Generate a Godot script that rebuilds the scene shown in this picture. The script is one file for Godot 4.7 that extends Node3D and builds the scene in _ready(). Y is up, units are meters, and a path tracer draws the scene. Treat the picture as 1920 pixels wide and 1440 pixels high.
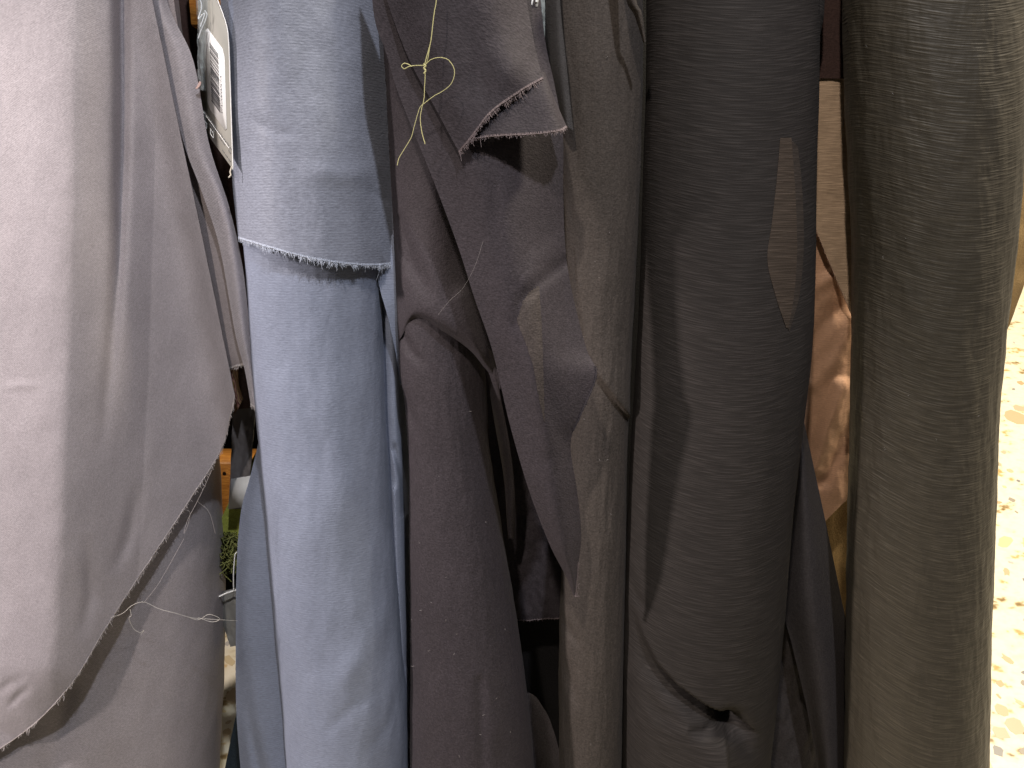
extends Node3D
# Bolts of cloth leaning in a row in a fabric shop, seen from close by and slightly from above.
# Lengths of cloth are laid out in the plane in which the bolts lean: x right, y up along the bolts, z towards the viewer.

const LEAN := 25.0          # degrees the bolts lean back
const PITCH := 12.8         # degrees the camera looks down from square onto the bolts
const DIST := 0.62
const HEIGHT := 0.62        # height over the floor of the point looked at
const FOV := 53.0
const FOCAL := 1444.0       # focal length in layout units (1440 units high)

var rng := RandomNumberGenerator.new()
var wob := FastNoiseLite.new()
var bolt_frame := Transform3D()
var M := {}
var T := {}

func _ready():
	rng.seed = 7
	wob.seed = 3
	wob.frequency = 1.0
	wob.noise_type = FastNoiseLite.TYPE_SIMPLEX_SMOOTH
	bolt_frame = Transform3D(Basis(Vector3.RIGHT, -deg_to_rad(LEAN)), Vector3(0, HEIGHT, 0))
	# camera
	var cam := Camera3D.new()
	cam.name = "camera"
	cam.fov = FOV
	cam.near = 0.02
	cam.far = 40.0
	add_child(cam)
	var p := deg_to_rad(PITCH)
	cam.transform = bolt_frame * Transform3D(Basis(Vector3.RIGHT, -p), Vector3(0, DIST * sin(p), DIST * cos(p)))
	# air and light of the shop
	var we := WorldEnvironment.new()
	we.name = "environment"
	var env := Environment.new()
	env.background_mode = Environment.BG_COLOR
	env.background_color = Color(0.06, 0.058, 0.06).linear_to_srgb()
	env.tonemap_mode = Environment.TONE_MAPPER_LINEAR
	env.tonemap_exposure = 1.0
	env.sdfgi_enabled = true
	env.ssao_enabled = true
	env.ssil_enabled = true
	we.environment = env
	add_child(we)
	lamp("lamp_left", Vector3(-1.4, 1.5, 0.26), Vector3(-0.40, 0.56, 0), Color(1.0, 0.95, 0.93), 3.2, 0.04, 18)
	lamp("ceiling_lamp_centre", Vector3(-0.32, 2.5, 0.5), Vector3(0, 0.6, 0), Color(1.0, 0.95, 0.90), 2.2, 0.035, 34)
	lamp("ceiling_lamp_centre", Vector3(0.32, 2.5, 0.4), Vector3(0, 0.6, 0), Color(0.96, 0.97, 1.0), 2.4, 0.035, 36)
	lamp("ceiling_lamp_right", Vector3(1.25, 2.2, -0.75), Vector3(0.7, 0.0, -0.6), Color(1.0, 0.95, 0.86), 8.5, 0.12, 42)
	make_textures()
	make_materials()
	make_floor()
	make_background()
	make_mauve_bolt()
	make_blue_bolt()
	make_plum_bolt()
	make_umber_bolt()
	make_charcoal_bolt()
	make_olive_bolt()
	make_tags_and_threads()

func lamp(called: String, at: Vector3, aim: Vector3, c: Color, e: float, size: float, cone: float):
	var l := SpotLight3D.new()
	l.name = called
	l.light_color = c
	l.light_energy = e
	l.light_size = size
	l.spot_angle = cone
	l.spot_angle_attenuation = 0.6
	l.spot_range = 12.0
	l.spot_attenuation = 2.0
	l.shadow_enabled = true
	add_child(l, true)
	l.look_at_from_position(at, aim, Vector3.UP)

# ---------------------------------------------------------------- layout
func P(px: float, py: float, z: float) -> Vector3:      # a layout point at depth z, in the bolts' own axes
	var p := deg_to_rad(PITCH)
	var o := Vector3(0, DIST * sin(p), DIST * cos(p))
	var a := (px - 960.0) / FOCAL
	var b := (720.0 - py) / FOCAL
	var d := Vector3(a, b * cos(p) - sin(p), -b * sin(p) - cos(p))
	return o + d * ((z - o.z) / d.z)

func seen_at(v: Vector3) -> Vector2:      # the layout point under which a point stands
	var p := deg_to_rad(PITCH)
	var q := v - Vector3(0, DIST * sin(p), DIST * cos(p))
	var depth := -(q.y * sin(p) + q.z * cos(p))
	return Vector2(960.0 + FOCAL * q.x / depth, 720.0 - FOCAL * (q.y * cos(p) - q.z * sin(p)) / depth)

func W(px: float, py: float, z: float) -> Vector3:
	return bolt_frame * P(px, py, z)

func on_floor(px: float, py: float) -> Vector3:
	var o: Vector3 = W(px, py, 0.2)
	var d: Vector3 = W(px, py, 0.0) - o
	return o + d * (-o.y / d.y)

func V(a: Array) -> Array:        # flat list to points
	var r := []
	for i in range(0, a.size(), 3):
		r.append(Vector3(a[i], a[i + 1], a[i + 2]))
	return r

func curve_at(c: Array, s: float) -> Vector3:
	var n := c.size() - 1
	var f := clampf(s, 0, 1) * n
	var i := mini(int(f), n - 1)
	var t := f - i
	var p1: Vector3 = c[i]
	var p2: Vector3 = c[i + 1]
	var p0: Vector3 = c[i - 1] if i > 0 else p1 * 2 - p2
	var p3: Vector3 = c[i + 2] if i + 2 <= n else p2 * 2 - p1
	return 0.5 * ((2 * p1) + (p2 - p0) * t + (2 * p0 - 5 * p1 + 4 * p2 - p3) * t * t + (3 * p1 - p0 - 3 * p2 + p3) * t * t * t)

func even(c: Array, n: int) -> Array:          # a curve walked in even steps
	var dense := []
	var acc := [0.0]
	for i in 241:
		dense.append(curve_at(c, i / 240.0))
		if i:
			var d: Vector3 = dense[i] - dense[i - 1]
			acc.append(acc[i - 1] + Vector2(d.x, d.y).length())
	var r := []
	var k := 0
	for i in n:
		var want: float = acc[240] * i / (n - 1)
		while k < 239 and acc[k + 1] < want:
			k += 1
		var t: float = (want - acc[k]) / maxf(acc[k + 1] - acc[k], 1e-6)
		r.append((dense[k] as Vector3).lerp(dense[k + 1], clampf(t, 0, 1)))
	return r

# creases: [kind, points (x, y, x, y, ...), amount in metres, width, from, to]
func crease(kind: String, pts: Array, amp: float, width: float, a0 := 1.0, a1 := 1.0) -> Dictionary:
	var v := PackedVector2Array()
	for i in range(0, pts.size(), 2):
		v.append(Vector2(pts[i], pts[i + 1]))
	var len := 0.0
	var acc := PackedFloat32Array([0.0])
	var lo := v[0]
	var hi := v[0]
	for i in range(1, v.size()):
		len += v[i].distance_to(v[i - 1])
		acc.append(len)
		lo = lo.min(v[i])
		hi = hi.max(v[i])
	var reach := width * (2.6 if kind != "step" else 4.0)
	return {"k": kind, "v": v, "amp": amp, "w": width, "a0": a0, "a1": a1, "acc": acc, "len": len, "lo": lo - Vector2(reach, reach), "hi": hi + Vector2(reach, reach)}

func relief(x: float, y: float, cs: Array) -> float:
	var z := 0.0
	var q := Vector2(x, y)
	for c in cs:
		var lo: Vector2 = c.lo
		var hi: Vector2 = c.hi
		if x < lo.x or y < lo.y or x > hi.x or y > hi.y:
			continue
		var v: PackedVector2Array = c.v
		var best := 1e9
		var side := 1.0
		var along := 0.0
		for i in v.size() - 1:
			var d := v[i + 1] - v[i]
			var t := clampf((q - v[i]).dot(d) / d.length_squared(), 0, 1)
			var dist := q.distance_to(v[i] + d * t)
			if dist < best:
				best = dist
				side = signf(d.cross(q - v[i]))
				along = (c.acc[i] + d.length() * t) / c.len
		var w: float = c.w
		var fade: float = lerpf(c.a0, c.a1, along)
		if c.a0 == 0.0 and c.a1 == 0.0:
			fade = sin(PI * along)
		elif c.a0 == 0.0:
			fade = sin(PI * 0.5 * along)
		elif c.a1 == 0.0:
			fade = cos(PI * 0.5 * along)
		match c.k:
			"soft":
				z += c.amp * fade * exp(-(best / w) * (best / w))
			"tent":
				z += c.amp * fade * (sqrt(0.02 + 1.0) - sqrt(0.02 + minf(best / w, 1.0) ** 2)) if best < w else 0.0
			"step":     # rises sharply on the right-hand side of the line (walking along it), then sinks back
				var sd := best * side
				z += c.amp * fade * smoothstep(-5.0, 5.0, sd) * exp(-(maxf(sd, 0) / w) ** 2)
	return z

# ---------------------------------------------------------------- bolts and sheets
func front(b: Dictionary, px: float, py: float) -> float:      # depth of the front of a bolt under a layout point
	var r: Array = b.rows
	var i := 0
	while i < r.size() - 2 and py > r[i + 1][0]:
		i += 1
	var t := clampf((py - r[i][0]) / (r[i + 1][0] - r[i][0]), 0, 1)
	var l: float = lerpf(r[i][1], r[i + 1][1], t)
	var h: float = lerpf(r[i][2], r[i + 1][2], t)
	var zc: float = b.z
	var pl := P(l, py, zc).x
	var pr := P(h, py, zc).x
	var am := (pr - pl) / 2
	var z: float = zc + am * b.deep
	for k in 5:
		var u := minf(absf((P(px, py, z).x - (pl + pr) / 2) / am), 1.2)
		z = lerpf(z, zc + am * b.deep * (sqrt(1 - u * u) if u < 0.85 else 0.527 - 1.6 * (u - 0.85)), 0.75)
	return z

func tube(b: Dictionary, nu: int, nv: int, creases := [], rough := 0.0006, sag := 0.0) -> ArrayMesh:
	# b.rows: [y, left x, right x]; closed all round, from over the top of the picture down to the floor
	var rows: Array = b.rows
	var zc: float = b.z
	var pos := PackedVector3Array()
	var uv := PackedVector2Array()
	var lcurve := []
	var rcurve := []
	for r in rows:
		lcurve.append(Vector3(r[1], r[0], 0))
		rcurve.append(Vector3(r[2], r[0], 0))
	var y0: float = rows[0][0]
	var y1: float = rows[-1][0]
	var lean := deg_to_rad(LEAN)
	var dense := []
	for i in 241:
		dense.append([curve_at(lcurve, i / 240.0), curve_at(rcurve, i / 240.0)])
	var off := rng.randf() * 50
	var k := 0
	var top := 0.55
	var foot := -(HEIGHT + zc * sin(lean)) / cos(lean) + 0.03
	for j in nv + 2:
		var py := lerpf(y0, y1, clampf((j - 1.0) / (nv - 1), 0, 1))
		while k < 239 and dense[k + 1][0].y < py:
			k += 1
		var t: float = clampf((py - dense[k][0].y) / maxf(dense[k + 1][0].y - dense[k][0].y, 1e-5), 0, 1)
		var l: float = lerpf(dense[k][0].x, dense[k + 1][0].x, t)
		var r: float = lerpf(dense[k][1].x, dense[k + 1][1].x, t)
		var pl := P(l, py, zc)
		var pr := P(r, py, zc)
		var ctr := (pl + pr) / 2
		var a := (pr - pl).length() / 2
		if j == 0:
			ctr.y = maxf(top, ctr.y + 0.01)
		elif j == nv + 1:
			ctr.y = minf(foot, ctr.y - 0.01)
		for i in nu + 1:
			# more points on the side that faces the viewer
			var f := float(i) / nu
			var ang: float = PI - (f / 0.75) * PI if f <= 0.75 else -((f - 0.75) / 0.25) * PI
			var cx := cos(ang)
			var sz := sin(ang)
			var rr := a * (1 + float(b.get("uneven", 0.006)) * wob.get_noise_3d(cx * 1.3 + off, ctr.y * 5, sz * 1.3))
			var v := ctr + Vector3(rr * cx, 0, rr * b.deep * sz)
			var n := Vector3(cx, 0, sz)
			v += n * rough * wob.get_noise_3d(cx * 3 + off, ctr.y * 16, sz * 3)
			if sz > 0 and creases.size():
				var at := seen_at(v)
				v.z += relief(at.x, at.y, creases) * smoothstep(0.0, 0.25, sz)
			pos.append(v)
			uv.append(Vector2(-ang * a, -ctr.y + sag * cx * cx * 0.5 * (1 if f <= 0.75 else 0)))
	return grid_mesh(pos, uv, nu + 1, nv + 2, 0.0)

func sheet(curves: Array, ns: int, nt: int, o := {}) -> Dictionary:
	# curves run side by side; ns steps along them, nt steps across; point = (x, y, height over base or depth)
	var base = o.get("base")
	var cs: Array = o.get("creases", [])
	var bulge: float = o.get("bulge", 0.0)
	var rough: float = o.get("rough", 0.0008)
	var grain: float = o.get("grain", 14.0)
	var lines := []
	for c in curves:
		lines.append(even(c, ns + 1))
	var pos := PackedVector3Array()
	var uv := PackedVector2Array()
	var off := rng.randf() * 60
	for j in ns + 1:
		var across := []
		for l in lines:
			across.append(l[j])
		for i in nt + 1:
			var t := float(i) / nt
			var q: Vector3 = across[0].lerp(across[1], t) if across.size() == 2 else curve_at(across, t)
			var z := q.z + bulge * 4 * t * (1 - t)
			if base != null:
				z += front(base, q.x, q.y)
			if cs.size():
				z += relief(q.x, q.y, cs)
			var v := P(q.x, q.y, z)
			v.z += rough * (wob.get_noise_3d(v.x * grain + off, v.y * grain * 0.55, 0) + 0.35 * wob.get_noise_3d(v.x * grain * 3.1 + off, v.y * grain * 2.3, 5))
			pos.append(v)
			uv.append(Vector2(v.x, -v.y))
	# cloth lengths along both ways
	var w := nt + 1
	for j in ns + 1:
		var s := 0.0
		for i in w:
			if i:
				s += pos[j * w + i].distance_to(pos[j * w + i - 1])
			uv[j * w + i].x = s
	return {"mesh": grid_mesh(pos, uv, w, ns + 1, o.get("thick", 0.0007)), "pos": pos, "w": w, "h": ns + 1}

func patch_of(s: Dictionary, outline: PackedVector2Array) -> ArrayMesh:      # the part of a sheet that lies inside an outline, a hair above it
	var st := SurfaceTool.new()
	st.begin(Mesh.PRIMITIVE_TRIANGLES)
	var w: int = s.w
	var inside := PackedByteArray()
	for q in s.pos:
		inside.append(1 if Geometry2D.is_point_in_polygon(seen_at(q), outline) else 0)
	for j in s.h - 1:
		for i in w - 1:
			var k: int = j * w + i
			var quad := [k, k + 1, k + w, k + w + 1]
			for t in [[0, 1, 2], [1, 3, 2]]:
				if inside[quad[t[0]]] and inside[quad[t[1]]] and inside[quad[t[2]]]:
					for v in t:
						var q: Vector3 = s.pos[quad[v]]
						st.set_smooth_group(0)
						st.set_uv(Vector2(q.x, -q.y))
						st.add_vertex(q + Vector3(0, 0, 0.0003))
	st.index()
	st.generate_normals()
	return st.commit()

func grid_mesh(pos: PackedVector3Array, uv: PackedVector2Array, w: int, h: int, thick: float) -> ArrayMesh:
	var nor := PackedVector3Array()
	nor.resize(pos.size())
	var ring := pos[0].distance_to(pos[w - 1]) < 1e-5
	for j in h:
		for i in w:
			var l := i - 1 if i > 0 else (w - 2 if ring else i)
			var r := i + 1 if i < w - 1 else (1 if ring else i)
			var du := pos[j * w + r] - pos[j * w + l]
			var dv := pos[mini(j + 1, h - 1) * w + i] - pos[maxi(j - 1, 0) * w + i]
			var n := dv.cross(du)
			nor[j * w + i] = n.normalized() if n.length_squared() > 1e-20 else Vector3.BACK
	var idx := PackedInt32Array()
	for j in h - 1:
		for i in w - 1:
			var a := j * w + i
			idx.append_array([a, a + 1, a + w, a + 1, a + w + 1, a + w])
	if thick > 0:
		var n0 := pos.size()
		for i in n0:
			var q := pos[i] - nor[i] * thick
			pos.append(q)
			uv.append(uv[i])
			nor.append(-nor[i])
		var m := idx.size()
		for i in range(0, m, 3):
			idx.append_array([idx[i] + n0, idx[i + 2] + n0, idx[i + 1] + n0])
		var loop := []
		for i in w: loop.append(i)
		for j in range(1, h): loop.append(j * w + w - 1)
		for i in range(w - 2, -1, -1): loop.append((h - 1) * w + i)
		for j in range(h - 2, -1, -1): loop.append(j * w)
		for i in loop.size() - 1:
			var a: int = loop[i]
			var b: int = loop[i + 1]
			idx.append_array([a, a + n0, b, b, a + n0, b + n0])
	var arr := []
	arr.resize(Mesh.ARRAY_MAX)
	arr[Mesh.ARRAY_VERTEX] = pos
	arr[Mesh.ARRAY_NORMAL] = nor
	arr[Mesh.ARRAY_TEX_UV] = uv
	arr[Mesh.ARRAY_INDEX] = idx
	var am := ArrayMesh.new()
	am.add_surface_from_arrays(Mesh.PRIMITIVE_TRIANGLES, arr)
	return am

# ---------------------------------------------------------------- objects
func thing(called: String, label: String, category: String, group := "") -> Node3D:
	var o := Node3D.new()
	o.name = called
	o.transform = bolt_frame
	tag(o, label, category, group)
	add_child(o, true)
	return o

func tag(o: Node, label: String, category: String, group := ""):
	o.set_meta("label", label)
	o.set_meta("category", category)
	if group:
		o.set_meta("group", group)

func part(called: String, m: Mesh, mat: Material, parent: Node, label := "") -> MeshInstance3D:
	var o := MeshInstance3D.new()
	o.name = called
	o.mesh = m
	o.material_override = mat
	if label:
		o.set_meta("label", label)
	parent.add_child(o, true)
	return o

func edge_of(s: Dictionary, which: String) -> PackedVector3Array:
	var r := PackedVector3Array()
	var w: int = s.w
	var h: int = s.h
	match which:
		"last": for i in w: r.append(s.pos[(h - 1) * w + i])
		"first": for i in w: r.append(s.pos[i])
		"left": for j in h: r.append(s.pos[j * w])
		"right": for j in h: r.append(s.pos[j * w + w - 1])
	return r

func inner_of(s: Dictionary, which: String) -> PackedVector3Array:
	var r := PackedVector3Array()
	var w: int = s.w
	var h: int = s.h
	var k := 4
	match which:
		"last": for i in w: r.append(s.pos[(h - 1 - k) * w + i])
		"first": for i in w: r.append(s.pos[k * w + i])
		"left": for j in h: r.append(s.pos[j * w + k])
		"right": for j in h: r.append(s.pos[j * w + w - 1 - k])
	return r

func strand(st: SurfaceTool, pts: Array, r0: float, r1: float, sides := 4):
	var rings := []
	for i in pts.size():
		var d: Vector3 = (pts[mini(i + 1, pts.size() - 1)] - pts[maxi(i - 1, 0)]).normalized()
		var a := d.cross(Vector3(0.31, 0.2, 0.93)).normalized()
		var b := d.cross(a)
		var r := lerpf(r0, r1, float(i) / (pts.size() - 1))
		var ring := []
		for k in sides:
			var an := TAU * k / sides
			ring.append([pts[i] + (a * cos(an) + b * sin(an)) * r, a * cos(an) + b * sin(an)])
		rings.append(ring)
	for i in rings.size() - 1:
		for k in sides:
			var q := [rings[i][k], rings[i][(k + 1) % sides], rings[i + 1][k], rings[i + 1][(k + 1) % sides]]
			for t in [0, 2, 1, 1, 2, 3]:
				st.set_normal(q[t][1])
				st.add_vertex(q[t][0])

func fray(s: Dictionary, which: String, n: int, length: float, mat: Material, parent: Node, from := 0.0, to := 1.0, thick := 0.00028):
	var e := edge_of(s, which)
	var inn := inner_of(s, which)
	var st := SurfaceTool.new()
	st.begin(Mesh.PRIMITIVE_TRIANGLES)
	var clump := FastNoiseLite.new()
	clump.frequency = 0.02
	clump.seed = rng.randi() % 1000
	for i in n:
		var f := lerpf(from, to, (i + rng.randf()) / n) * (e.size() - 1)
		var k := mini(int(f), e.size() - 2)
		var p := e[k].lerp(e[k + 1], f - k)
		var q := inn[k].lerp(inn[k + 1], f - k)
		var out := (p - q).normalized()
		var side := (e[k + 1] - e[k]).normalized()
		var lean := clump.get_noise_1d(f * 12) * 1.2 + rng.randfn(0, 0.35)
		var l := length * (0.35 + 0.65 * rng.randf()) * (0.8 + clump.get_noise_1d(f * 5 + 400))
		if rng.randf() < 0.03:
			l *= 1.8
		var d := (out + side * lean + Vector3(0, -0.15, rng.randfn(0.12, 0.3))).normalized()
		var bend := Vector3(rng.randfn(0, 0.35), rng.randfn(-0.2, 0.3), rng.randfn(0, 0.35))
		var pts := [p - out * 0.0012]
		for g in range(1, 4):
			var t := g / 3.0
			pts.append(p + d * l * t + bend * l * t * t * 0.6)
		strand(st, pts, thick, thick * 0.55, 3)
	# the rolled, loosened last yarns along the edge
	for pass_i in 2:
		var pts := []
		for k in range(int(from * (e.size() - 1)), int(to * (e.size() - 1)) + 1, 2):
			var out := (e[k] - inn[k]).normalized()
			pts.append(e[k] + out * (rng.randf() * 0.0006 - 0.0002) + Vector3(0, 0, 0.0002 + rng.randf() * 0.0005))
		if pts.size() > 2:
			strand(st, pts, thick * 1.1, thick * 1.1, 3)
	var o := part("frayed_threads", st.commit(), mat, parent)
	o.set_meta("kind", "stuff")

# ---------------------------------------------------------------- materials
func grey_tex(w: int, h: int, f: Callable) -> ImageTexture:
	var b := PackedByteArray()
	b.resize(w * h)
	for y in h:
		for x in w:
			b[y * w + x] = int(clampf(f.call(x, y), 0, 1) * 255)
	return ImageTexture.create_from_image(Image.create_from_data(w, h, false, Image.FORMAT_L8, b))

func make_textures():
	var n := 512
	var r := PackedFloat32Array()
	r.resize(n * n)
	for i in n * n:
		r[i] = rng.randf()
	# crepe: short loose floats of yarn both ways
	T.crepe = grey_tex(n, n, func(x, y):
		var h := 0.0
		for k in 3: h += r[y * n + (x + k) % n]
		var v := 0.0
		for k in 3: v += r[((y + k) % n) * n + (x * 7 + 3) % n]
		return 0.5 + (h / 3 - 0.5) * 0.85 + (v / 3 - 0.5) * 0.6)
	# twill: fine diagonal ribs with uneven yarn
	T.twill = grey_tex(n, n, func(x, y):
		var d := sin(TAU * (x * 96.0 / n * 1.0 + y * 160.0 / n))
		return 0.5 + 0.2 * d + (r[y * n + x] - 0.5) * 0.4 + (r[y * n + (x + 1) % n] - 0.5) * 0.3)
	# ribbed: weft ribs, for the smooth blue cloth
	T.rib = grey_tex(n, n, func(x, y):
		var h := 0.0
		for k in 5: h += r[y * n + (x + k) % n]
		return 0.5 + (h / 5 - 0.5) * 1.2 + (r[((y * 3) % n) * n + x] - 0.5) * 0.25 + 0.12 * sin(TAU * y * 128.0 / n))
	var f1 := FastNoiseLite.new()
	f1.noise_type = FastNoiseLite.TYPE_SIMPLEX
	f1.frequency = 1.0
	f1.fractal_type = FastNoiseLite.FRACTAL_NONE
	var f2: FastNoiseLite = f1.duplicate()
	f2.seed = 9
	# crinkle: long wavering creases across the cloth
	T.crinkle = grey_tex(768, 2048, func(x, y):
		var wy: float = y + 2.0 * f2.get_noise_2d(x * 0.005, y * 0.012) * 0.5
		var a := 1.0 - absf(f1.get_noise_2d(x * 0.0065, wy * 0.29)) * 1.7
		var b := f2.get_noise_2d(x * 0.015 + 70, wy * 0.6)
		return 0.12 + 0.42 * a + 0.34 * b + 0.12 * (r[(y % n) * n + x % n] - 0.5))
	var nt := NoiseTexture2D.new()
	var fn := FastNoiseLite.new()
	fn.seed = 21
	fn.frequency = 0.012
	fn.fractal_octaves = 4
	nt.noise = fn
	nt.width = 256
	nt.height = 256
	nt.seamless = true
	var ramp := Gradient.new()
	ramp.colors = PackedColorArray([Color(0.93, 0.93, 0.93), Color(1, 1, 1)])
	nt.color_ramp = ramp
	T.mottle = nt

func lin(r: float, g: float, b: float) -> Color:
	return Color(r, g, b).linear_to_srgb()

func cloth(c: Color, tex: Texture2D, o := {}) -> StandardMaterial3D:
	var m := StandardMaterial3D.new()
	m.albedo_color = c
	m.cull_mode = BaseMaterial3D.CULL_DISABLED
	m.roughness = o.get("rough", 0.8)
	m.metallic_specular = o.get("spec", 0.3)
	var tile: Vector2 = o.get("tile", Vector2(0.28, 0.28))
	m.uv1_scale = Vector3(1 / tile.x, 1 / tile.y, 1)
	if tex:
		m.albedo_texture = o.get("albedo", tex)
		m.heightmap_enabled = true
		m.heightmap_texture = tex
		m.heightmap_scale = o.get("bump", 0.03)
	if o.has("rim"):
		m.rim_enabled = true
		m.rim = o.rim
		m.rim_tint = 0.7
	m.detail_enabled = true
	m.detail_albedo = T.mottle
	m.detail_blend_mode = BaseMaterial3D.BLEND_MODE_MUL
	return m

func plain(c: Color, rough := 0.6, spec := 0.4) -> StandardMaterial3D:
	var m := StandardMaterial3D.new()
	m.albedo_color = c
	m.roughness = rough
	m.metallic_specular = spec
	m.cull_mode = BaseMaterial3D.CULL_DISABLED
	return m

func lift(t: ImageTexture, lo: float, hi: float) -> ImageTexture:      # the same pattern with less contrast, for colour
	var im := t.get_image()
	var b := im.get_data()
	for i in b.size():
		b[i] = int(lerpf(lo, hi, b[i] / 255.0) * 255)
	return ImageTexture.create_from_image(Image.create_from_data(im.get_width(), im.get_height(), false, Image.FORMAT_L8, b))

func make_materials():
	var crepe_c := lift(T.crepe, 0.66, 1.0)
	var twill_c := lift(T.twill, 0.74, 1.0)
	var rib_c := lift(T.rib, 0.84, 1.0)
	var crinkle_c := lift(T.crinkle, 0.70, 1.0)
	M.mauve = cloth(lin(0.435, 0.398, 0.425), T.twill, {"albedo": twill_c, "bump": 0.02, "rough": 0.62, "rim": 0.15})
	M.mauve_shaded = cloth(lin(0.37, 0.325, 0.335), T.twill, {"albedo": twill_c, "bump": 0.02})  # mauve with shade and warm bounce put into a darker, pinker colour
	M.blue = cloth(lin(0.260, 0.292, 0.388), T.rib, {"albedo": rib_c, "bump": 0.018, "rough": 0.55, "rim": 0.2})
	M.blue_reverse = cloth(lin(0.28, 0.302, 0.378), T.rib, {"albedo": lift(T.rib, 0.78, 1.0), "bump": 0.02, "rough": 0.5, "rim": 0.2})
	M.plum = cloth(lin(0.062, 0.052, 0.060), T.crepe, {"albedo": crepe_c, "bump": 0.03, "rough": 0.7, "rim": 0.2})
	M.painted_light_plum = cloth(lin(0.084, 0.069, 0.064), T.crepe, {"albedo": crepe_c, "bump": 0.03, "rough": 0.7, "rim": 0.2})  # plum made paler and browner for light coming through
	M.plum_dark = cloth(lin(0.06, 0.052, 0.06), T.crepe, {"albedo": crepe_c, "bump": 0.03, "rough": 0.8})
	M.umber = cloth(lin(0.092, 0.077, 0.068), T.crepe, {"albedo": crepe_c, "bump": 0.03, "rough": 0.75, "rim": 0.2})
	M.umber_twill = cloth(lin(0.08, 0.075, 0.075), T.twill, {"albedo": lift(T.twill, 0.7, 1.0), "bump": 0.05})
	var tl := Vector2(0.42, 1.15)
	M.charcoal = cloth(lin(0.050, 0.043, 0.040), T.crinkle, {"albedo": crinkle_c, "bump": 0.03, "tile": tl, "rough": 0.75})
	M.charcoal_plain = cloth(lin(0.058, 0.050, 0.050), T.crepe, {"albedo": crepe_c, "bump": 0.03})
	M.painted_light_edge = cloth(lin(0.078, 0.062, 0.052), T.crinkle, {"albedo": crinkle_c, "bump": 0.03, "tile": tl, "rough": 0.75})
	M.painted_light_brown = cloth(lin(0.105, 0.079, 0.061), T.crinkle, {"albedo": crinkle_c, "bump": 0.045, "tile": tl, "rough": 0.75})  # charcoal made browner for lit cloth showing through
	M.olive = cloth(lin(0.084, 0.071, 0.051), T.crinkle, {"albedo": crinkle_c, "bump": 0.036, "tile": tl, "spec": 0.4, "rough": 0.54, "rim": 0.2})
	M.brown = cloth(lin(0.60, 0.43, 0.29), T.crinkle, {"albedo": lift(T.crinkle, 0.82, 1.0), "bump": 0.03, "tile": tl})
	M.copper = cloth(lin(0.56, 0.33, 0.205), T.rib, {"albedo": rib_c, "bump": 0.01, "rough": 0.6, "spec": 0.3})
	M.tan = cloth(lin(0.42, 0.27, 0.11), T.crepe, {"albedo": crepe_c})
	M.choc = cloth(lin(0.075, 0.042, 0.036), T.crepe, {"albedo": crepe_c})
	M.lime = cloth(lin(0.48, 0.52, 0.10), T.crepe, {"albedo": crepe_c})
	M.teal = cloth(lin(0.02, 0.032, 0.045), T.crepe, {"albedo": crepe_c})
	M.black = cloth(lin(0.012, 0.011, 0.012), T.crepe, {"albedo": crepe_c})  # for the added backings that keep the gaps dark
	M.lint = plain(lin(0.30, 0.28, 0.27), 0.9)
	M.mauve_yarn = plain(lin(0.46, 0.42, 0.42), 0.8)
	M.blue_yarn = plain(lin(0.42, 0.46, 0.55), 0.8)
	M.plum_yarn = plain(lin(0.15, 0.12, 0.125), 0.8)
	M.copper_yarn = plain(lin(0.4, 0.26, 0.18), 0.8)

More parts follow.
